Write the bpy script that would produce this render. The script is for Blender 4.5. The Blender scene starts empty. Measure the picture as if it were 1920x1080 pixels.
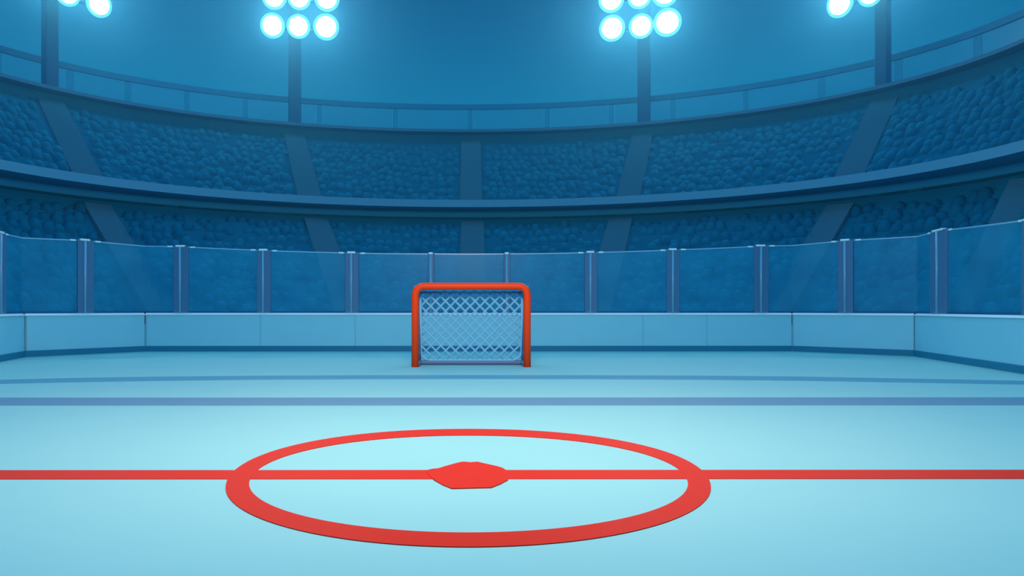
import bpy, bmesh, math, random
from mathutils import Vector, Matrix
random.seed(7)
S = bpy.context.scene
COL = S.collection
PI = math.pi
F, CX, HY = 1308.0, 880.0, 578.0          # focal length and principal point measured on the picture (camera 1 m above the ice)

# ------------------------------------------------------------------ helpers
def lin(r, g, b):
    def f(c):
        c /= 255.0
        return c / 12.92 if c <= 0.04045 else ((c + 0.055) / 1.055) ** 2.4
    return (f(r), f(g), f(b), 1.0)

def ground(px, py, z=0.0):
    Y = (1.0 - z) * F / (py - HY)
    return Vector(((px - CX) / F * Y, Y, z))

def at_depth(px, py, Y):
    return Vector(((px - CX) / F * Y, Y, 1 - (py - HY) / F * Y))

def at_height(px, py, z):
    Y = (z - 1.0) * F / (HY - py)
    return Vector(((px - CX) / F * Y, Y, z))

def mat(name, color, rough=0.6, spec=0.25, metal=0.0, noise=None, coat=0.0):
    m = bpy.data.materials.new(name); m.use_nodes = True
    nt = m.node_tree; b = nt.nodes['Principled BSDF']
    b.inputs['Base Color'].default_value = color
    b.inputs['Roughness'].default_value = rough
    b.inputs['Specular IOR Level'].default_value = spec
    b.inputs['Metallic'].default_value = metal
    if noise:
        scale, amt = noise
        tc = nt.nodes.new('ShaderNodeTexCoord')
        n = nt.nodes.new('ShaderNodeTexNoise'); n.inputs['Scale'].default_value = scale; n.inputs['Detail'].default_value = 4
        mp = nt.nodes.new('ShaderNodeMapRange')
        mp.inputs['From Min'].default_value = 0.3; mp.inputs['From Max'].default_value = 0.7
        mp.inputs['To Min'].default_value = 1 - amt; mp.inputs['To Max'].default_value = 1 + amt
        mx = nt.nodes.new('ShaderNodeMix'); mx.data_type = 'RGBA'; mx.blend_type = 'MULTIPLY'
        mx.inputs['Factor'].default_value = 1
        mx.inputs['A'].default_value = color
        nt.links.new(tc.outputs['Object'], n.inputs['Vector'])
        nt.links.new(n.outputs['Fac'], mp.inputs['Value'])
        nt.links.new(mp.outputs['Result'], mx.inputs['B'])
        nt.links.new(mx.outputs['Result'], b.inputs['Base Color'])
    return m

def emis(name, color, strength):
    m = bpy.data.materials.new(name); m.use_nodes = True
    nt = m.node_tree; nt.nodes.clear()
    o = nt.nodes.new('ShaderNodeOutputMaterial'); e = nt.nodes.new('ShaderNodeEmission')
    e.inputs['Color'].default_value = color; e.inputs['Strength'].default_value = strength
    nt.links.new(e.outputs[0], o.inputs['Surface'])
    return m

def obj(name, bm, m, parent=None, smooth=False):
    bmesh.ops.recalc_face_normals(bm, faces=bm.faces)
    me = bpy.data.meshes.new(name); bm.to_mesh(me); bm.free()
    if m: me.materials.append(m)
    if smooth:
        for p in me.polygons: p.use_smooth = True
    o = bpy.data.objects.new(name, me); COL.objects.link(o)
    if parent is not None: o.parent = parent
    return o

def tag(o, label=None, cat=None, group=None, kind=None):
    if label: o['label'] = label
    if cat: o['category'] = cat
    if group: o['group'] = group
    if kind: o['kind'] = kind
    return o

def empty(name, loc=(0, 0, 0)):
    o = bpy.data.objects.new(name, None); COL.objects.link(o); o.location = loc
    o.empty_display_size = 0.2
    return o

def child(name, bm, m, root, smooth=False):
    """part built in world space, parented to a thing whose Empty sits at root.location"""
    bmesh.ops.translate(bm, verts=bm.verts, vec=-world_of(root))
    return obj(name, bm, m, root, smooth)

def world_of(o):
    v = Vector(o.location)
    while o.parent is not None:
        o = o.parent; v += Vector(o.location)
    return v

def sweep(bm, stations, profile, closed=True, caps=True):
    """stations: (P, N) plan point and outward normal; profile: (offset along N, z)"""
    rows = []
    for P, N in stations:
        rows.append([bm.verts.new((P.x + N.x * d, P.y + N.y * d, z)) for d, z in profile])
    k = len(profile)
    for a, b in zip(rows, rows[1:]):
        for i in range(k if closed else k - 1):
            j = (i + 1) % k
            bm.faces.new((a[i], a[j], b[j], b[i]))
    if closed and caps:
        bm.faces.new(rows[0]); bm.faces.new(rows[-1][::-1])

def tube(bm, pts, r, n=12, closed=False, caps=True):
    pts = [Vector(p) for p in pts]
    rings = []
    prev = None
    m = len(pts)
    for i, p in enumerate(pts):
        if closed: t = (pts[(i + 1) % m] - pts[i - 1])
        else: t = pts[min(i + 1, m - 1)] - pts[max(i - 1, 0)]
        t.normalize()
        if prev is None:
            u = t.cross(Vector((0, 0, 1)))
            if u.length < 1e-3: u = t.cross(Vector((0, 1, 0)))
            u.normalize()
        else:
            u = prev - t * prev.dot(t); u.normalize()
        prev = u
        v = t.cross(u)
        rings.append([bm.verts.new(p + (u * math.cos(2 * PI * k / n) + v * math.sin(2 * PI * k / n)) * r) for k in range(n)])
    pairs = list(zip(rings, rings[1:]))
    if closed: pairs.append((rings[-1], rings[0]))
    for a, b in pairs:
        for k in range(n):
            bm.faces.new((a[k], a[(k + 1) % n], b[(k + 1) % n], b[k]))
    if caps and not closed:
        bm.faces.new(rings[0][::-1]); bm.faces.new(rings[-1])

def obox(bm, c, ax, ay, az, bevel=0.0):
    """oriented box: centre and three half-axis vectors"""
    r = bmesh.ops.create_cube(bm, size=2)
    M = Matrix(((ax.x, ay.x, az.x, c.x), (ax.y, ay.y, az.y, c.y), (ax.z, ay.z, az.z, c.z), (0, 0, 0, 1)))
    bmesh.ops.transform(bm, matrix=M, verts=r['verts'])
    if bevel:
        es = list({e for v in r['verts'] for e in v.link_edges})
        bmesh.ops.bevel(bm, geom=es, offset=bevel, segments=2, affect='EDGES', profile=0.5)

def slab(bm, pts, z0, z1):
    lo = [bm.verts.new((p.x, p.y, z0)) for p in pts]
    hi = [bm.verts.new((p.x, p.y, z1)) for p in pts]
    n = len(pts)
    bm.faces.new(hi); bm.faces.new(lo[::-1])
    for i in range(n):
        j = (i + 1) % n
        bm.faces.new((lo[i], lo[j], hi[j], hi[i]))

# ------------------------------------------------------------------ materials
M = {}
M['ice'] = mat('ice', (0.25, 0.59, 0.555, 1), 0.55, 0.12, noise=(1.3, 0.012))
M['red_paint'] = mat('red ice paint', (0.58, 0.021, 0.004, 1), 0.55, 0.12)
M['blue_paint'] = mat('blue ice paint', (0.12, 0.28, 0.37, 1), 0.6, 0.1)
M['goal_line_paint'] = mat('slate blue ice paint', (0.098, 0.34, 0.42, 1), 0.6, 0.1)
M['board'] = mat('blue board plastic', (0.205, 0.69, 0.82, 1), 0.5, 0.2, noise=(2.0, 0.015))
M['cap'] = mat('pale cap plastic', (0.72, 1, 1, 1), 0.4, 0.3)
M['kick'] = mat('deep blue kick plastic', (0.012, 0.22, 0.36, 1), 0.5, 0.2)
M['seam'] = mat('dull seam strip', (0.26, 0.46, 0.48, 1), 0.7, 0.1)
M['post'] = mat('steel blue post', (0.05, 0.2, 0.36, 1), 0.45, 0.3)
M['strip'] = mat('pale post highlight', (0.13, 0.46, 0.66, 1), 0.3, 0.5)  # post highlight put into a paler colour
M['clamp'] = mat('pale clamp', (0.6, 1, 1, 1), 0.3, 0.5)
M['gasket'] = mat('navy gasket', (0.01, 0.11, 0.26, 1), 0.6, 0.1)
M['edge'] = mat('polished glass edge', (0.17, 0.55, 0.75, 1), 0.3, 0.5)
M['goal_red'] = mat('glossy orange red tube', (1.0, 0.068, 0.006, 1), 0.4, 0.2)
M['goal_blue'] = mat('slate blue base tube', (0.11, 0.21, 0.4, 1), 0.5, 0.3)
M['net'] = mat('pale blue net cord', (0.2, 0.6, 0.84, 1), 0.7, 0.1)
M['stand'] = mat('dark blue terrace', (0.002, 0.195, 0.36, 1), 0.8, 0.05, noise=(1.2, 0.05))
M['aisle'] = mat('grey blue stair concrete', (0.035, 0.211, 0.336, 1), 0.8, 0.05)
M['fascia'] = mat('mid blue fascia', (0.075, 0.38, 0.58, 1), 0.7, 0.1)
M['rim_shade'] = mat('dark rim backing', (0.01, 0.22, 0.40, 1), 0.85, 0.05)
M['soffit'] = mat('dark soffit', (0.02, 0.37, 0.66, 1), 0.85, 0.05)
M['rim'] = mat('slate rim', (0.035, 0.2, 0.36, 1), 0.7, 0.1)
M['rail'] = mat('blue steel rail', (0.01, 0.24, 0.44, 1), 0.6, 0.2)
M['pole'] = mat('blue steel pole', (0.003, 0.11, 0.27, 1), 0.6, 0.2)
M['housing'] = mat('lamp housing', (0.1, 0.312, 0.42, 1), 0.5, 0.3)
M['lens'] = emis('floodlight lens', (1.0, 0.90, 0.93, 1), 47.0)
M['ring'] = emis('floodlight glow ring', (0.14, 0.72, 0.95, 1), 1.0)  # halo around the lens put into a weak emissive ring

def crowd_mat():
    m = mat('dim crowd', (0.01, 0.17, 0.29, 1), 0.9, 0.02)
    nt = m.node_tree; b = nt.nodes['Principled BSDF']
    g = nt.nodes.new('ShaderNodeNewGeometry'); r = nt.nodes.new('ShaderNodeValToRGB')
    r.color_ramp.elements[0].color = (0.002, 0.138, 0.265, 1)
    r.color_ramp.elements[1].color = (0.003, 0.166, 0.298, 1)
    nt.links.new(g.outputs['Random Per Island'], r.inputs['Fac'])
    nt.links.new(r.outputs['Color'], b.inputs['Base Color'])
    return m
M['crowd'] = crowd_mat()

def glass_mat(name, tint, body, lo, hi, scale):
    m = bpy.data.materials.new(name); m.use_nodes = True
    nt = m.node_tree; nt.nodes.clear()
    o = nt.nodes.new('ShaderNodeOutputMaterial')
    t = nt.nodes.new('ShaderNodeBsdfTransparent'); t.inputs['Color'].default_value = tint
    d = nt.nodes.new('ShaderNodeBsdfDiffuse'); d.inputs['Color'].default_value = body
    g = nt.nodes.new('ShaderNodeBsdfGlossy'); g.inputs['Roughness'].default_value = 0.35; g.inputs['Color'].default_value = (0.5, 0.8, 1, 1)
    mix = nt.nodes.new('ShaderNodeMixShader'); mix2 = nt.nodes.new('ShaderNodeMixShader'); mix2.inputs['Fac'].default_value = 0.012
    tc = nt.nodes.new('ShaderNodeTexCoord'); n = nt.nodes.new('ShaderNodeTexNoise'); n.inputs['Scale'].default_value = scale; n.inputs['Detail'].default_value = 1
    mp = nt.nodes.new('ShaderNodeMapRange'); mp.inputs['From Min'].default_value = 0.3; mp.inputs['From Max'].default_value = 0.7
    mp.inputs['To Min'].default_value = lo; mp.inputs['To Max'].default_value = hi
    L = nt.links.new
    L(tc.outputs['Object'], n.inputs['Vector']); L(n.outputs['Fac'], mp.inputs['Value']); L(mp.outputs['Result'], mix.inputs['Fac'])
    L(t.outputs[0], mix.inputs[1]); L(d.outputs[0], mix.inputs[2])
    L(mix.outputs[0], mix2.inputs[1]); L(g.outputs[0], mix2.inputs[2])
    L(mix2.outputs[0], o.inputs['Surface'])
    return m
M['glass'] = glass_mat('hazed glass with reflection blotches', (0.93, 0.97, 1.0, 1), (0.025, 0.44, 0.68, 1), 0.21, 0.34, 1.7)  # noise in the mix paints faint reflections as pale blotches
M['balustrade_glass'] = glass_mat('balustrade glass', (0.9, 0.95, 1.0, 1), (0.05, 0.42, 0.5, 1), 0.12, 0.16, 0.6)

# ------------------------------------------------------------------ rink outline (plan), left to right
BP = [Vector((-7.9, -4.0)), Vector((-7.9, 5.5)), Vector((-8.25, 10.0))]
for px, py in ((0, 678.7), (48, 669.6), (272, 659.0), (1485, 658.6), (1713, 668.0), (1920, 701.7)):
    g = ground(px, py); BP.append(Vector((g.x, g.y)))
BP += [Vector((7.95, 7.4)), Vector((7.9, 5.0)), Vector((7.9, -4.0))]
SEG = [(BP[i + 1] - BP[i]) for i in range(len(BP) - 1)]
ARC = [0.0]
for s in SEG: ARC.append(ARC[-1] + s.length)
def left_normal(v): return Vector((-v.y, v.x)).normalized()   # path runs left -> back -> right (clockwise), outward is left
VN = []
for i in range(len(BP)):
    ns = []
    if i > 0: ns.append(left_normal(SEG[i - 1]))
    if i < len(SEG): ns.append(left_normal(SEG[i]))
    if len(ns) == 1: VN.append(ns[0])
    else:
        m = (ns[0] + ns[1]).normalized(); VN.append(m / max(0.4, m.dot(ns[0])))
def bstation(s):
    s = min(max(s, 0.0), ARC[-1])
    for i in range(len(SEG)):
        if s <= ARC[i + 1] + 1e-9:
            if abs(s - ARC[i]) < 1e-6: return BP[i].copy(), VN[i].copy()
            if abs(s - ARC[i + 1]) < 1e-6: return BP[i + 1].copy(), VN[i + 1].copy()
            return BP[i] + SEG[i] * ((s - ARC[i]) / SEG[i].length), left_normal(SEG[i])
def btangent(s):
    for i in range(len(SEG)):
        if s <= ARC[i + 1] + 1e-9: return SEG[i].normalized()
def s_of_px(px, off=0.0):
    k = (px - CX) / F
    for i in range(len(SEG)):
        a, b = BP[i], BP[i + 1]
        if a.y < 0.5 or b.y < 0.5: continue
        fa, fb = a.x - k * a.y, b.x - k * b.y
        if (fa <= 0 <= fb) or (fb <= 0 <= fa):
            t = fa / (fa - fb); return ARC[i] + t * SEG[i].length
    raise ValueError(px)
def bstations(s0, s1):
    ss = [s0] + [a for a in ARC if s0 + 1e-4 < a < s1 - 1e-4] + [s1]
    return [bstation(s) for s in ss]

# ------------------------------------------------------------------ ice with its painted markings
bm = bmesh.new()
pts = [Vector((P.x + N.x * 0.05, P.y + N.y * 0.05)) for P, N in bstations(0, ARC[-1])]
slab(bm, pts, -0.12, 0.0)
ice = tag(obj('floor', bm, M['ice']), 'pale blue ice surface with red and blue painted markings', 'ice', kind='structure')
def paint(name, pts, m, z, label):
    bm = bmesh.new(); slab(bm, pts, 0.0, z)
    return tag(obj(name, bm, m, ice), label)
def band(rows):      # rows: (px, y_far, y_near)
    return [ground(p, a) for p, a, b in rows] + [ground(p, b) for p, a, b in reversed(rows)]
paint('goal_line', band([(-330, 722, 730), (-200, 717.6, 725.3), (-60, 713.6, 721), (0, 712.3, 719.8), (130, 709, 717), (300, 706.3, 714.2), (480, 704.6, 712), (690, 703.8, 711), (880, 703.6, 710.8),
                         (1100, 703.8, 711), (1300, 704.4, 712), (1500, 706.2, 714), (1700, 710, 717.4), (1920, 714.2, 721.2), (1990, 715.5, 722.4), (2100, 718, 725), (2180, 720, 727)]),
      M['goal_line_paint'], 0.002, 'thin slate blue line in front of the goal')
paint('blue_line', band([(-300, 745.8, 760.4), (400, 745.8, 760.6), (880, 745.6, 760.4), (1400, 745.4, 760.2), (2060, 745.2, 760)]), M['blue_paint'], 0.002, 'wide greyish blue line across the ice')
bm = bmesh.new()
a, b = ground(880, 883.0).y, ground(880, 900.0).y
slab(bm, [Vector((-7.7, a)), Vector((7.7, a + 0.03)), Vector((7.7, b + 0.03)), Vector((-7.7, b))], 0.0, 0.003)
tag(obj('centre_line', bm, M['red_paint'], ice), 'straight red centre line')
def ell(cx, cy, a, b, p_top, n=128):
    out = []
    for k in range(n):
        t = 2 * PI * k / n
        c, s = math.cos(t), math.sin(t)
        p = p_top if s > 0 else 2.0
        x = math.copysign(abs(c) ** (2 / p), c); y = math.copysign(abs(s) ** (2 / p), s)
        out.append(ground(cx + a * x, cy - b * y))
    return out
o_ring, i_ring = ell(878, 916, 455, 111, 2.12), ell(878.5, 908.5, 411.5, 91.5, 2.08)
bm = bmesh.new()
n = len(o_ring)
R = [[bm.verts.new((p.x, p.y, z)) for p in ring] for ring in (o_ring, i_ring) for z in (0.0, 0.0045)]
for q, w in ((0, 1), (1, 3), (3, 2), (2, 0)):
    for k in range(n):
        bm.faces.new((R[q][k], R[q][(k + 1) % n], R[w][(k + 1) % n], R[w][k]))
tag(obj('centre_circle', bm, M['red_paint'], ice), 'large red centre circle')
spot = [(320, 345), (400, 325), (500, 315), (590, 285), (700, 255), (790, 230), (860, 216), (980, 225), (1080, 217), (1200, 245), (1380, 285), (1460, 310),
        (1510, 345), (1545, 415), (1540, 490), (1500, 510), (1430, 550), (1290, 605), (1000, 612), (700, 620), (560, 565), (430, 490), (350, 415)]
paint('centre_spot', [ground(760 + x / 8, 840 + y / 8) for x, y in spot], M['red_paint'], 0.006, 'red faceted centre spot')

# ------------------------------------------------------------------ dasher boards
def board(s0, s1, label, seam_at_start=True):
    P0, N0 = bstation((s0 + s1) / 2)
    root = empty('rink_board', (P0.x, P0.y, 0)); tag(root, label, 'rink board', 'dasher boards around the ice')
    st = bstations(s0 + 0.0015, s1 - 0.0015)
    bm = bmesh.new(); sweep(bm, st, [(0.02, 0.10), (0.02, 0.845), (0.13, 0.845), (0.13, 0.0), (0.03, 0.0)])
    child('board_face', bm, M['board'], root)
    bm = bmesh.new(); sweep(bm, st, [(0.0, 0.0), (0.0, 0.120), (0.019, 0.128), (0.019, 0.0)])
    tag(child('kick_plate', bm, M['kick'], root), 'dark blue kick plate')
    bm = bmesh.new(); sweep(bm, st, [(0.002, 0.846), (-0.010, 0.850), (-0.006, 0.858), (0.055, 0.893), (0.145, 0.893), (0.145, 0.856)])
    tag(child('cap_rail', bm, M['cap'], root), 'pale cap rail along the top')
    if seam_at_start:
        P, N = bstation(s0 + 0.02); T = btangent(s0 + 0.02)
        bm = bmesh.new()
        obox(bm, Vector((P.x + N.x * 0.016, P.y + N.y * 0.016, 0.49)), Vector((T.x, T.y, 0)) * 0.011, Vector((N.x, N.y, 0)) * 0.004, Vector((0, 0, 0.36)))
        tag(child('seam_strip', bm, M['seam'] if seam_at_start == 1 else M['faint_seam'], root), 'thin dull seam strip')
M['faint_seam'] = mat('faint seam strip', (0.19, 0.62, 0.76, 1), 0.6, 0.1)
seams = [48, 272, 487, 665, 1205, 1325, 1485, 1713]
ss = [ARC[2] - 3.0] + [s_of_px(p) for p in seams] + [ARC[-3] + 2.0]
blabels = ['blue rink board cut off by the left edge, bending toward the viewer',
           'blue rink board with a bold seam at each end, left of the straight back boards',
           'blue rink board at the left end of the straight back boards, beside a bold seam',
           'short blue rink board between two faint seams, second board left of the goal',
           'longest blue rink board, standing directly behind the goal',
           'shortest blue rink board between two faint seams, first board right of the goal',
           'blue rink board at the right end of the straight back boards, beside a bold seam',
           'blue rink board with a bold seam at each end, right of the straight back boards',
           'blue rink board cut off by the right edge, bending toward the viewer']
for i in range(9):
    board(ss[i], ss[i + 1], blabels[i], 0 if i == 0 else (2 if seams[i - 1] in (487, 665, 1205, 1325) else 1))

# ------------------------------------------------------------------ glass panes and posts on the boards
POSTS = [(-165, 408, 13), (8, 436, 13), (163, 450.5, 15), (337, 462, 13.5), (493, 469, 12.5), (659, 474, 12.5), (808, 475.5, 5.5), (951, 475.5, 5.5), (1109, 473, 11.5),
         (1264, 468, 11.5), (1430, 461, 13), (1584, 450.5, 14), (1753, 432, 17), (1925, 410.5, 17), (2110, 372, 18)]
OFF = 0.085
info = []
for px, ytop, hw in POSTS:
    s = s_of_px(px); P, N = bstation(s); T = btangent(s)
    N = left_normal(Vector((T.x, T.y)))
    c = Vector((P.x + N.x * OFF, P.y + N.y * OFF))
    zt = 1 + (HY - ytop) / F * c.y
    k = (px - CX) / F
    info.append((s, c, N, T, zt, hw * c.y / F / max(0.5, abs(T.x - k * T.y)), px))
GOALMID = 6                                 # pane 6 (808..951) stands behind the goal
num = ['', 'first', 'second', 'third', 'fourth', 'fifth', 'sixth', 'seventh', 'eighth']
see = {}
def side_words(k, what, ref):
    if k == 0: return what + ' directly ' + ref
    return None
for i in range(len(info)):
    s, c, N, T, zt, hw, px = info[i]
    root = empty('barrier_post', (c.x, c.y, 0.893))
    k = i - 6 if i <= 6 else i - 7
    if i <= 6: lab = 'slim post at the left end of the glass pane behind the goal' if i == 6 else 'steel blue post, %s to the left of the slim posts behind the goal' % num[6 - i]
    else: lab = 'slim post at the right end of the glass pane behind the goal' if i == 7 else 'steel blue post, %s to the right of the slim posts behind the goal' % num[i - 7]
    tag(root, lab, 'post', 'posts between the rink glass panes')
    Tv, Nv = Vector((T.x, T.y, 0)), Vector((N.x, N.y, 0))
    zc, hz = (0.893 + zt) / 2, (zt - 0.893) / 2
    bm = bmesh.new(); obox(bm, Vector((c.x, c.y, zc)), Tv * hw, Nv * 0.035, Vector((0, 0, hz)), 0.008)
    child('post_body', bm, M['post'], root)
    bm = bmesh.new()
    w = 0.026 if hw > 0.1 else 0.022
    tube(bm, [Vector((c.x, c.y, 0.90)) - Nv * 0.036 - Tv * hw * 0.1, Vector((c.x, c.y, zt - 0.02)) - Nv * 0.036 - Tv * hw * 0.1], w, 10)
    tag(child('post_highlight', bm, M['strip'], root, True), 'pale highlight strip down the middle')  # pale tube stands in for the highlight along the round post
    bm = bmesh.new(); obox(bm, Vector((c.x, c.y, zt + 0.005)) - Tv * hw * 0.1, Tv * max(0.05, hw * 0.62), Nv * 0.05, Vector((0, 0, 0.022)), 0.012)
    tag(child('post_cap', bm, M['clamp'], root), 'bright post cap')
for i in range(len(info) - 1):
    s0, c0, N0, T0, z0, h0, p0 = info[i]; s1, c1, N1, T1, z1, h1, p1 = info[i + 1]
    a, b = s0 + h0 + 0.006, s1 - h1 - 0.006
    sts = [a + (b - a) * j / 8 for j in range(9)] + [q for q in ARC if a < q < b]
    sts.sort()
    mid, _ = bstation((a + b) / 2)
    root = empty('glass_barrier', (mid.x, mid.y, 0.893))
    if i == 6: lab = 'clear blue glass pane directly behind the goal between two slim posts'
    elif i < 6: lab = 'clear blue glass pane, %s to the left of the one behind the goal' % num[6 - i]
    else: lab = 'clear blue glass pane, %s to the right of the one behind the goal' % num[i - 6]
    tag(root, lab, 'glass barrier', 'rink glass panes')
    def zt_at(s):
        t = (s - s0) / (s1 - s0); return z0 + (z1 - z0) * t - 0.006 * 4 * t * (1 - t)
    def strip_mesh(d0, d1, za, zb):
        bm = bmesh.new(); rows = []
        for s in sts:
            P, N = bstation(s)
            q = [(d0, za(s)), (d0, zb(s)), (d1, zb(s)), (d1, za(s))]
            rows.append([bm.verts.new((P.x + N.x * d, P.y + N.y * d, z)) for d, z in q])
        for r0, r1 in zip(rows, rows[1:]):
            for k in range(4): bm.faces.new((r0[k], r0[(k + 1) % 4], r1[(k + 1) % 4], r1[k]))
        bm.faces.new(rows[0]); bm.faces.new(rows[-1][::-1])
        return bm
    child('glass_sheet', strip_mesh(OFF - 0.006, OFF + 0.006, lambda s: 0.925, lambda s: zt_at(s) - 0.022), M['glass'], root)
    tag(child('top_edge', strip_mesh(OFF - 0.010, OFF + 0.010, lambda s: zt_at(s) - 0.021, lambda s: zt_at(s) + 0.006), M['edge'], root), 'bright top edge')
    tag(child('base_channel', strip_mesh(OFF - 0.025, OFF + 0.025, lambda s: 0.894, lambda s: 0.924), M['gasket'], root), 'navy base channel')
    for sgn, sq in ((1, a + 0.09), (-1, b - 0.09)):
        if i in (6,) or (i == 5 and sgn < 0) or (i == 7 and sgn > 0): continue
        P, N = bstation(sq); T = btangent(sq); bm = bmesh.new()
        obox(bm, Vector((P.x + N.x * OFF, P.y + N.y * OFF, zt_at(sq) - 0.006)), Vector((T.x, T.y, 0)) * 0.055, Vector((N.x, N.y, 0)) * 0.022, Vector((0, 0, 0.018)), 0.008)
        tag(child('clip', bm, M['clamp'], root), 'small bright clip')

# ------------------------------------------------------------------ hockey goal
GY = F / 110.0
sc = 1 / 110.0
gx0, gx1 = (778.5 - CX) * sc, (988.5 - CX) * sc
r = 0.062
ztop = 1.437 - r
goal = tag(empty('hockey_goal', ((gx0 + gx1) / 2, GY, 0)), 'orange red hockey goal with pale diamond net standing on the ice', 'goal')
path = [Vector((gx0, GY, 0.002))]
rc = 0.15
for k in range(0, 9):
    t = PI - k / 8 * PI / 2; path.append(Vector((gx0 + rc + rc * math.cos(t), GY, ztop - rc + rc * math.sin(t))))
for k in range(0, 9):
    t = PI / 2 - k / 8 * PI / 2; path.append(Vector((gx1 - rc + rc * math.cos(t), GY, ztop - rc + rc * math.sin(t))))
path.append(Vector((gx1, GY, 0.002)))
bm = bmesh.new(); tube(bm, path, r, 20)
tag(child('goal_frame', bm, M['goal_red'], goal, True), 'bent orange red tube of posts and crossbar')
BYb, BYt = GY + 0.46, GY + 0.30              # the back of the net: foot and top
bx0, bx1 = (785.5 - CX) / F * BYb, (981.5 - CX) / F * BYb
rb = 0.042
U = [Vector((gx0 + 0.03, GY + 0.04, rb)), Vector((bx0, BYb - 0.06, rb)), Vector((bx0 + 0.02, BYb - 0.01, rb)), Vector((bx0 + 0.08, BYb, rb)), Vector((bx1 - 0.08, BYb, rb)), Vector((bx1 - 0.02, BYb - 0.01, rb)), Vector((bx1, BYb - 0.06, rb)), Vector((gx1 - 0.03, GY + 0.04, rb))]
bm = bmesh.new(); tube(bm, U, rb, 12)
tag(child('base_frame', bm, M['goal_blue'], goal, True), 'slate blue tube on the ice')
tz = ztop - 0.07
for x, xf in ((bx0, gx0), (bx1, gx1)):
    bm = bmesh.new()
    tube(bm, [Vector((x, BYb - 0.01, rb)), Vector((x, BYt + 0.05, tz * 0.8)), Vector((x, BYt, tz - 0.06)), Vector((x, BYt - 0.07, tz)), Vector((xf, GY, ztop - 0.02))], 0.042, 10)
    tag(child('back_stay', bm, M['goal_blue'], goal, True), 'slate blue back stay')
bm = bmesh.new(); tube(bm, [Vector((bx0, BYt, tz - 0.02)), Vector((bx1, BYt, tz - 0.02))], 0.036, 10)
tag(child('top_stay', bm, M['goal_blue'], goal, True), 'slate blue upper stay')

def net_lines(u0, u1, v0, v1, pu, pv, cu, cv):
    """diamond cord segments inside a rectangle of the (u, v) plane"""
    out = []
    for sgn in (1, -1):
        lo = min((u - cu) / pu + sgn * (v - cv) / pv for u in (u0, u1) for v in (v0, v1))
        hi = max((u - cu) / pu + sgn * (v - cv) / pv for u in (u0, u1) for v in (v0, v1))
        n = math.floor(lo) - 1
        while n + 0.5 < hi + 1:
            c = n + 0.5; n += 1
            # v = cv + sgn * pv * (c - (u-cu)/pu)
            us = []
            for v in (v0, v1): us.append(cu + pu * (c - sgn * (v - cv) / pv))
            a, b = max(min(us), u0), min(max(us), u1)
            if b - a < 0.01: continue
            f = lambda u: cv + sgn * pv * (c - (u - cu) / pu)
            out.append(((a, f(a)), (b, f(b))))
    return out
zb = 0.085
def back_pt(u, v):                       # v = height; the back leans forward towards the top
    t = (v - zb) / (tz - zb)
    sag = 0.05 * math.sin(PI * min(max(t, 0), 1))
    return Vector((u, BYb + (BYt - BYb) * t + sag - 0.02, v))
dn = (BYb + BYt) / 2
bm = bmesh.new()
for (a, b) in net_lines(bx0 + 0.03, bx1 - 0.03, zb, tz - 0.03, 18.45 * dn / F, 18.6 * dn / F, (881.5 - CX) / F * dn, 1 - (583.5 - HY) / F * dn):
    n = 5
    tube(bm, [back_pt(a[0] + (b[0] - a[0]) * k / n, a[1] + (b[1] - a[1]) * k / n) for k in range(n + 1)], 0.0185, 6)
cr = 0.16
hem = [back_pt(bx0 + 0.035, tz - 0.03)]
for k in range(7):
    t = PI + k / 6 * PI / 2; hem.append(back_pt(bx0 + 0.035 + cr + cr * math.cos(t), zb + cr + cr * math.sin(t)))
for k in range(7):
    t = 1.5 * PI + k / 6 * PI / 2; hem.append(back_pt(bx1 - 0.035 - cr + cr * math.cos(t), zb + cr + cr * math.sin(t)))
hem.append(back_pt(bx1 - 0.035, tz - 0.03))
tube(bm, hem, 0.022, 8)
tag(child('back_net', bm, M['net'], goal, True), 'pale blue diamond mesh')
for x, xf in ((bx0, gx0), (bx1, gx1)):
    bm = bmesh.new()
    def side_pt(u, v):
        t = (v - zb) / (tz - zb); yb = BYb + (BYt - BYb) * t - 0.02
        return Vector((xf + (x - xf) * u, GY + 0.03 + (yb - GY - 0.03) * u, v))
    for (a, b) in net_lines(0.02, 0.98, zb, tz - 0.03, 0.42, 0.172, 0.5, 1.0):
        tube(bm, [side_pt(*a), side_pt(*b)], 0.014, 6)
    child('side_net', bm, M['net'], goal, True)
bm = bmesh.new()
for (a, b) in net_lines(bx0 + 0.03, bx1 - 0.03, 0.03, 0.95, 0.172, 0.62, 0, 0.5):
    f = lambda u, v: Vector((u, GY + 0.03 + (BYt - GY - 0.04) * v, ztop - 0.01 + (tz - ztop) * v))
    tube(bm, [f(*a), f(*b)], 0.014, 6)
child('top_net', bm, M['net'], goal, True)

# ------------------------------------------------------------------ grandstand curves
class Oval:
    """half ellipse behind the rink with straight sides running toward the viewer; parameter t: -1..0 right side, 0..pi arc, pi..pi+1 left side"""
    def __init__(s, x0, y0, a, b, side=7.0): s.x0, s.y0, s.a, s.b, s.side = x0, y0, a, b, side
    def at(s, t):
        if t < 0: return Vector((s.x0 + s.a, s.y0 + s.side * t)), Vector((1, 0))
        if t > PI: return Vector((s.x0 - s.a, s.y0 - s.side * (t - PI))), Vector((-1, 0))
        c, q = math.cos(t), math.sin(t)
        return Vector((s.x0 + s.a * c, s.y0 + s.b * q)), Vector((c / s.a, q / s.b)).normalized()
    def t_px(s, px):
        lo, hi = 0.0, PI                     # px falls as t rises
        for _ in range(60):
            m = (lo + hi) / 2; P, N = s.at(m)
            if CX + F * P.x / P.y > px: lo = m
            else: hi = m
        return lo
FAS = Oval(0.022, 13.794, 11.312, 8.371)
RIM = Oval(-0.156, 16.761, 13.835, 9.178)
RAIL = Oval(-0.2, 17.3, 14.03, 8.75)
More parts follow.
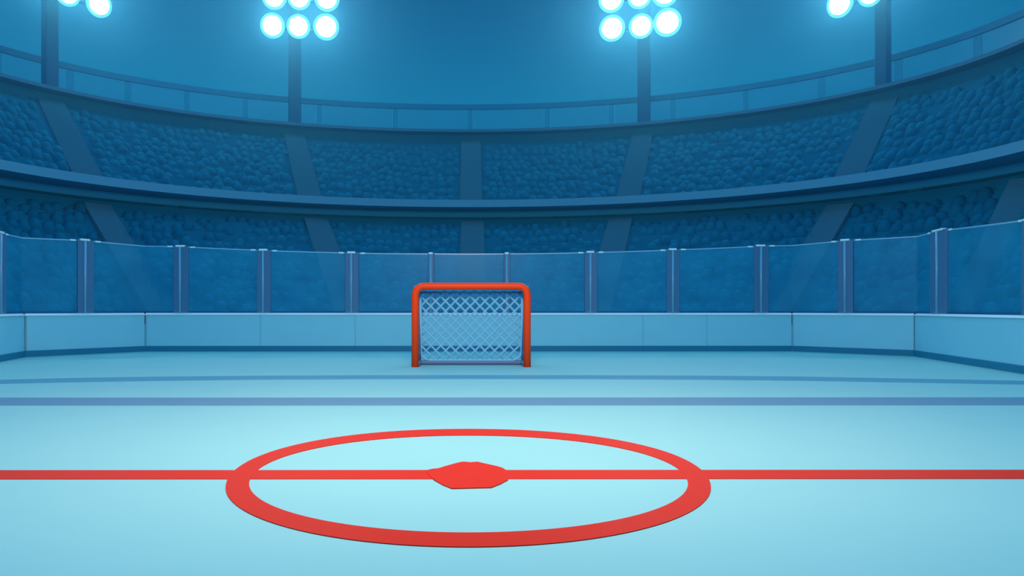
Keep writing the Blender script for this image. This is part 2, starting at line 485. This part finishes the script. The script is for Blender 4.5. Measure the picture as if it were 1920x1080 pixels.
TS = [-1 + k / 8 for k in range(8)] + [PI * k / 96 for k in range(97)] + [PI + k / 8 for k in range(1, 9)]
def interp(x, xs, ys):
    if x <= xs[0]: return ys[0] + (x - xs[0])
    for i in range(len(xs) - 1):
        if x <= xs[i + 1]: return ys[i] + (ys[i + 1] - ys[i]) * (x - xs[i]) / (xs[i + 1] - xs[i])
    return ys[-1] + (x - xs[-1])
# stair aisles seen in the picture: where each meets the ring below and the ring above
UP = [(174, 106), (584, 553), (883, 883), (1175, 1203), (1583, 1647)]
LO = [(201, 298), (594, 658), (886, 886), (1161, 1118), (1557, 1462), (1866, 1745)]
fx = sorted([(FAS.t_px(a), RIM.t_px(b)) for a, b in UP] + [(0.0, 0.0), (PI, PI)])
def rim_t(t):
    if t < 0 or t > PI: return t
    return interp(t, [p[0] for p in fx], [p[1] for p in fx])
lx = sorted([(FAS.t_px(a), s_of_px(b)) for a, b in LO] + [(-1.0, ARC[-1]), (0.0, s_of_px(1870)), (PI, s_of_px(0)), (PI + 1, 1.0)])
def front_pt(t):
    s = interp(t, [p[0] for p in lx], [p[1] for p in lx]); s = min(max(s, 0), ARC[-1])
    P, N = bstation(s); return P + N * 0.5
NR = 12                                     # rows of people
NS = 36                                     # low terrace steps
def lower(t, q, dz=0.0):
    a = front_pt(t); P, N = FAS.at(t); b = P + N * 1.0
    p = a.lerp(b, q); return Vector((p.x, p.y, 0.62 + (4.02 - 0.62) * q + dz))
def upper(t, q, dz=0.0):
    P, N = FAS.at(t); a = P + N * 0.16; P2, N2 = RIM.at(rim_t(t)); b = P2 + N2 * 0.45
    p = a.lerp(b, q); return Vector((p.x, p.y, 4.28 + (7.30 - 4.28) * q + dz))
def terrace(fn):
    bm = bmesh.new()
    prev = None
    for k in range(NS + 1):
        z_hi = [bm.verts.new(fn(t, k / NS)) for t in TS]
        if prev is not None:
            # tread at the lower height then riser
            edge = [bm.verts.new(Vector((v.co.x, v.co.y, p.co.z))) for v, p in zip(z_hi, prev)]
            for i in range(len(TS) - 1):
                bm.faces.new((prev[i], prev[i + 1], edge[i + 1], edge[i]))
                bm.faces.new((edge[i], edge[i + 1], z_hi[i + 1], z_hi[i]))
        prev = z_hi
    return bm
def ring_stations(ov): return [ov.at(t) for t in TS]
low = tag(obj('trim_1', terrace(lower), M['stand']), 'dark blue lower grandstand terrace behind the rink glass', 'grandstand', kind='structure')
upp = tag(obj('trim_2', terrace(upper), M['stand']), 'dark blue upper grandstand terrace below the floodlight towers', 'grandstand', kind='structure')
low.name, upp.name = 'grandstand', 'grandstand.001'
bm = bmesh.new(); sweep(bm, ring_stations(FAS), [(0.0, 4.215), (0.0, 4.445), (0.14, 4.445), (0.16, 4.24), (1.2, 4.24), (1.2, 4.215)])
tag(obj('balcony_fascia', bm, M['fascia']), 'mid blue curved balcony band between the two grandstands', 'balcony', kind='structure')
bm = bmesh.new(); sweep(bm, ring_stations(FAS), [(1.0, 3.9), (1.0, 4.214), (1.15, 4.214), (1.15, 3.9)])
tag(obj('balcony_backing', bm, M['soffit']), 'dark wall under the balcony', 'wall', kind='structure')
bm = bmesh.new(); sweep(bm, ring_stations(RIM), [(0.45, 7.2), (0.45, 7.559), (0.6, 7.559), (0.6, 7.2)])
tag(obj('rim_backing', bm, M['rim_shade']), 'dark wall under the upper rim', 'wall', kind='structure')
bm = bmesh.new(); sweep(bm, ring_stations(RIM), [(0.0, 7.56), (0.0, 7.665), (1.8, 7.665), (1.8, 7.56)])
tag(obj('rim_walkway', bm, M['rim']), 'thin slate blue rim along the top of the upper grandstand', 'rim', kind='structure')

# stair aisles
def aisle(fn, t, hw, label, parent, q1):
    n = 40
    root_p = Vector((0, 0, 0))
    bm = bmesh.new()
    for k in range(n):
        p0, p1 = fn(t, q1 * k / n), fn(t, q1 * (k + 1) / n)
        d = Vector((p1.x - p0.x, p1.y - p0.y, 0)); side = Vector((-d.y, d.x, 0)).normalized()
        c = (p0 + p1) / 2; zt = p0.z + 0.11
        zl = max(p0.z - 0.25, 4.26) if fn is upper else p0.z - 0.25
        obox(bm, Vector((c.x, c.y, (zt + zl) / 2)), d / 2, side * hw, Vector((0, 0, (zt - zl) / 2)))
    tag(obj('stair_flight', bm, M['aisle'], parent), label)
ulab = ['flight of stairs in the upper grandstand beneath the leftmost floodlight tower', 'flight of stairs in the upper grandstand beneath the left middle floodlight tower',
        'flight of stairs in the upper grandstand straight above the goal', 'flight of stairs in the upper grandstand beneath the right middle floodlight tower',
        'flight of stairs in the upper grandstand beneath the rightmost floodlight tower']
for (a, b), l in zip(UP, ulab): aisle(upper, FAS.t_px(a), 0.36, l, upp, 0.99)
llab = ['flight of stairs in the lower grandstand, second to the left of the goal', 'flight of stairs in the lower grandstand, first to the left of the goal',
        'flight of stairs in the lower grandstand directly behind the goal', 'flight of stairs in the lower grandstand, first to the right of the goal',
        'flight of stairs in the lower grandstand, second to the right of the goal', 'faint flight of stairs in the lower grandstand nearest the right edge']
for (a, b), l in zip(LO, llab): aisle(lower, FAS.t_px(a), 0.36, l, low, 0.93)

# dim crowd: uncountable in the picture
PROF = [(0.19, 0.0), (0.21, 0.16), (0.205, 0.28), (0.18, 0.38), (0.14, 0.46), (0.115, 0.51), (0.08, 0.55), (0.03, 0.57)]
IV, IF = [], []
for rr, zz in PROF:
    for k in range(10):
        IV.append(Vector((rr * math.cos(2 * PI * k / 10), rr * math.sin(2 * PI * k / 10) * (0.75 if zz < 0.34 else 1.0), zz)))
for q in range(len(PROF) - 1):
    for k in range(10):
        IF.append([q * 10 + k, q * 10 + (k + 1) % 10, q * 10 + 10 + (k + 1) % 10, q * 10 + 10 + k])
IF.append([(len(PROF) - 1) * 10 + k for k in range(10)])
def crowd(fn, aisles, name, label, zmin):
    verts, faces = [], []
    tas = [FAS.t_px(a) for a, b in aisles]
    for k in range(NR - 1):
        t = -0.6
        while t < PI + 0.6:
            u = (k + 0.45 + random.uniform(-0.28, 0.28)) / NR
            p = fn(t, u); q = fn(t + 0.01, u)
            sp = (Vector((q.x, q.y)) - Vector((p.x, p.y))).length / 0.01
            step = 0.27 / max(sp, 1)
            ok = all((Vector((p.x, p.y)) - Vector((w.x, w.y))).length > 0.46 for w in (fn(x, (k + 0.45) / NR) for x in tas))
            if ok and random.random() < 0.9:
                z = p.z
                j = random.uniform(-0.05, 0.05); h = random.uniform(0.34, 0.44)
                yaw = math.atan2(p.y - 6, p.x) ; ca, sa = math.cos(yaw), math.sin(yaw)
                base = len(verts)
                # one body: shoulders narrowing into a head
                for v in IV:
                    x, y = v.x, v.y
                    verts.append((p.x + j * sa + (-x * sa + y * ca), p.y + (x * ca + y * sa), max(z - 0.46 + v.z * h / 0.40, zmin)))
                for f in IF: faces.append([base + i for i in f])
            t += step * random.uniform(0.9, 1.15)
    me = bpy.data.meshes.new(name); me.from_pydata(verts, [], faces); me.materials.append(M['crowd'])
    for p in me.polygons: p.use_smooth = True
    o = bpy.data.objects.new(name, me); COL.objects.link(o)
    tag(o, label, 'crowd', kind='stuff')
crowd(lower, LO, 'crowd', 'dim blurred crowd filling the lower grandstand behind the glass', 0.3)
crowd(upper, UP, 'crowd', 'dim blurred crowd filling the upper grandstand under the rim', 4.26)

# ------------------------------------------------------------------ balustrade above the rim
ZR = 8.73
RO = 0.75
root = tag(empty('balustrade', (RAIL.x0, RAIL.y0 + RAIL.b, 7.665)), 'curved blue balustrade with posts and glass along the top of the grandstand', 'balustrade')
bm = bmesh.new(); sweep(bm, [(P + N * RO, N) for P, N in ring_stations(RAIL)], [(-0.05, ZR - 0.10), (-0.05, ZR + 0.09), (0.05, ZR + 0.09), (0.05, ZR - 0.10)])
tag(child('top_rail', bm, M['rail'], root), 'dark blue top rail')
bp = [-120, 20, 146, 249, 356, 463, 600, 742, 881, 1025, 1144, 1258, 1392, 1529, 1664, 1798, 1950]
bt = [RAIL.t_px(p) for p in bp]
for t in bt:
    P, N = RAIL.at(t); T = Vector((-N.y, N.x)); bm = bmesh.new()
    c = P + N * RO
    obox(bm, Vector((c.x, c.y, (7.665 + ZR - 0.1) / 2)), Vector((T.x, T.y, 0)) * 0.10, Vector((N.x, N.y, 0)) * 0.03, Vector((0, 0, (ZR - 0.1 - 7.665) / 2)))
    child('balustrade_post', bm, M['balustrade_post'] if 'balustrade_post' in M else M.setdefault('balustrade_post', glass_mat('translucent balustrade post', (0.9, 0.95, 1, 1), (0.02, 0.22, 0.38, 1), 0.22, 0.26, 1.0)), root)
for t1, t0 in zip(bt, bt[1:]):
    bm = bmesh.new(); st = []
    g = 0.11 / 12
    for k in range(9):
        t = t0 + g + (t1 - t0 - 2 * g) * k / 8; P, N = RAIL.at(t); st.append((P + N * RO, N))
    sweep(bm, st, [(-0.006, 7.666), (-0.006, ZR - 0.101), (0.006, ZR - 0.101), (0.006, 7.666)])
    child('balustrade_glass', bm, M['balustrade_glass'], root)

# ------------------------------------------------------------------ floodlight towers
def lamp(root, c, face, rw):
    """housing, added ring for the glow and white lens; face = unit vector the lamp points along"""
    up = Vector((0, 0, 1)); x = up.cross(face).normalized(); y = face.cross(x)
    base = world_of(root)
    def disc(bm, rings):
        n = 28; prev = None
        for rr, d in rings:
            ring = [bm.verts.new(c - base + (x * math.cos(2 * PI * k / n) + y * math.sin(2 * PI * k / n)) * rr + face * d) for k in range(n)]
            if prev: 
                for k in range(n): bm.faces.new((prev[k], prev[(k + 1) % n], ring[(k + 1) % n], ring[k]))
            else: first = ring
            prev = ring
        return first, prev
    bm = bmesh.new(); f, l = disc(bm, [(rw * 0.5, -0.34), (rw * 0.95, -0.22), (rw * 1.25, -0.02), (rw * 1.25, 0.0), (rw * 1.05, 0.0)])
    bm.faces.new(f)
    h = obj('lamp', bm, M['housing'], root)
    bm = bmesh.new(); f, l = disc(bm, [(rw * 1.24, 0.002), (rw * 1.20, 0.02), (rw * 0.93, 0.03)])
    tag(obj('glow_ring', bm, M['ring'], h), 'cyan glow ring around the lens')
    bm = bmesh.new(); f, l = disc(bm, [(rw * 0.93, 0.031), (rw * 0.7, 0.05), (rw * 0.3, 0.062)])
    bm.faces.new(l)
    tag(obj('lens', bm, M['lens'], h), 'white glowing lens')
def tower(px_base, half_px, bottom_row, top_row, label):
    t = RIM.t_px(px_base); P, N = RIM.at(t); c = P + N * 0.35
    root = tag(empty('floodlight_tower', (c.x, c.y, 7.665)), label, 'floodlight', 'floodlight towers on the rim')
    w = half_px * c.y / F
    rows = []
    Yl = c.y - 0.45
    for row in (bottom_row, top_row):
        zm = 1 + (HY - row[1][1]) / F * Yl
        rows.append([(at_height(x, y, zm), r * Yl / F) for x, y, r in row])
    hz = rows[1][1][0].z + 0.3
    bm = bmesh.new(); T = Vector((-N.y, N.x, 0))
    obox(bm, Vector((c.x, c.y, (7.665 + hz) / 2)), T * w, Vector((N.x, N.y, 0)) * w, Vector((0, 0, (hz - 7.665) / 2)), 0.03)
    child('pole', bm, M['pole'], root)
    for rr in rows:
        d = (rr[2][0] - rr[0][0]); d.z = 0; d.normalize()
        face = Vector((d.y, -d.x, 0))
        if face.y > 0: face = -face
        face = (face + Vector((0, 0, -0.22))).normalized()
        back = Vector((face.x, face.y, 0)).normalized() * -0.30
        bm = bmesh.new(); tube(bm, [rr[0][0] + back - d * 0.1, rr[1][0] + back, rr[2][0] + back + d * 0.1], 0.05, 8)
        m = rr[1][0] + back
        tube(bm, [m, Vector((c.x, c.y, m.z))], 0.05, 8)
        child('crossbar', bm, M['pole'], root, True)
        for p, rw in rr: lamp(root, p, face, rw)
tower(103, 11.5, [(70, -31, 19), (126, -13, 19), (185.5, 8, 20)], [(68, -86, 19), (125, -66, 19), (184, -44, 20)], 'floodlight tower nearest the left edge with its lamps cut off by the frame')
tower(554, 11.2, [(511, 48, 18.5), (559.5, 49.5, 17.8), (611.5, 50.5, 19.5)], [(514, -6, 18.5), (561, -4.5, 17.8), (613, -3, 19)], 'floodlight tower in the left half with two rows of three round lamps')
tower(1206, 11.2, [(1147.5, 53, 19.5), (1202, 49, 18.2), (1251.5, 42, 20.5)], [(1146, -1, 19.5), (1199, -7, 18.2), (1247, -13.5, 20)], 'floodlight tower in the right half with two rows of three round lamps')
tower(1646, 10.8, [(1574.5, 7, 21), (1632, -13, 19.5), (1690, -35, 19)], [(1576, -46, 20), (1633, -67, 19), (1691, -90, 19)], 'floodlight tower nearest the right edge with its lamps cut off by the frame')

# ------------------------------------------------------------------ haze hanging in the upper hall
bm = bmesh.new()
inner = [P + N * 0.35 for P, N in bstations(0, ARC[-1])]
slab(bm, [Vector((v.x, v.y)) for v in inner] + [Vector((24, -4)), Vector((24, 34)), Vector((-24, 34)), Vector((-24, -4))], -0.2, 20.0)
hz = obj('haze', bm, None)
m = bpy.data.materials.new('thin blue haze'); m.use_nodes = True; nt = m.node_tree; nt.nodes.clear()
o = nt.nodes.new('ShaderNodeOutputMaterial'); v = nt.nodes.new('ShaderNodeVolumeScatter')
v.inputs['Color'].default_value = (0.085, 0.56, 0.86, 1); v.inputs['Density'].default_value = 0.031; v.inputs['Anisotropy'].default_value = 0.6
nt.links.new(v.outputs[0], o.inputs['Volume']); hz.data.materials.append(m)
tag(hz, 'thin blue haze glowing around the floodlights above the grandstand', 'haze', kind='stuff')

# ------------------------------------------------------------------ world: blue night hall air, a little lighter toward the rim
W = bpy.data.worlds.new('hall'); S.world = W; W.use_nodes = True
nt = W.node_tree; nt.nodes.clear()
o = nt.nodes.new('ShaderNodeOutputWorld'); bg = nt.nodes.new('ShaderNodeBackground'); tc = nt.nodes.new('ShaderNodeTexCoord')
sx = nt.nodes.new('ShaderNodeSeparateXYZ'); rp = nt.nodes.new('ShaderNodeValToRGB')
rp.color_ramp.elements[0].position = 0.27; rp.color_ramp.elements[0].color = (0.004, 0.175, 0.40, 1)
rp.color_ramp.elements[1].position = 0.40; rp.color_ramp.elements[1].color = (0.004, 0.060, 0.17, 1)
e = rp.color_ramp.elements.new(0.50); e.color = (0.004, 0.060, 0.17, 1)
e = rp.color_ramp.elements.new(0.75); e.color = (0.012, 0.66, 1.35, 1)  # bright band above the view, added to raise the blue ambient
nt.links.new(tc.outputs['Generated'], sx.inputs[0]); nt.links.new(sx.outputs['Z'], rp.inputs[0])
nt.links.new(rp.outputs[0], bg.inputs[0]); nt.links.new(bg.outputs[0], o.inputs[0])

# ------------------------------------------------------------------ unseen area light added over the rink, aimed at the goal
def area(name, loc, target, size, power, color):
    l = bpy.data.lights.new(name, 'AREA'); l.energy = power; l.size = size; l.color = color; l.shape = 'DISK'
    ob = bpy.data.objects.new(name, l); COL.objects.link(ob); ob.location = loc
    ob.rotation_euler = (Vector(target) - Vector(loc)).to_track_quat('-Z', 'Y').to_euler()
area('added_rink_light', (0, 3.2, 4.9), (0, 12.2, 0.8), 1.8, 640, (1.0, 0.67, 0.54))

# ------------------------------------------------------------------ camera
cam = bpy.data.cameras.new('camera'); co = bpy.data.objects.new('camera', cam); COL.objects.link(co)
cam.sensor_fit = 'HORIZONTAL'; cam.sensor_width = 36.0; cam.lens = 36.0 * F / 1920.0
cam.shift_x = (960 - CX) / 1920.0; cam.shift_y = (HY - 540) / 1920.0
co.location = (0, 0, 1); co.rotation_euler = (PI / 2, 0, 0); cam.clip_end = 200
S.camera = co
vs = S.view_settings
vs.view_transform = 'Standard'; vs.look = 'None'; vs.gamma = 1; vs.exposure = 0; vs.use_curve_mapping = False
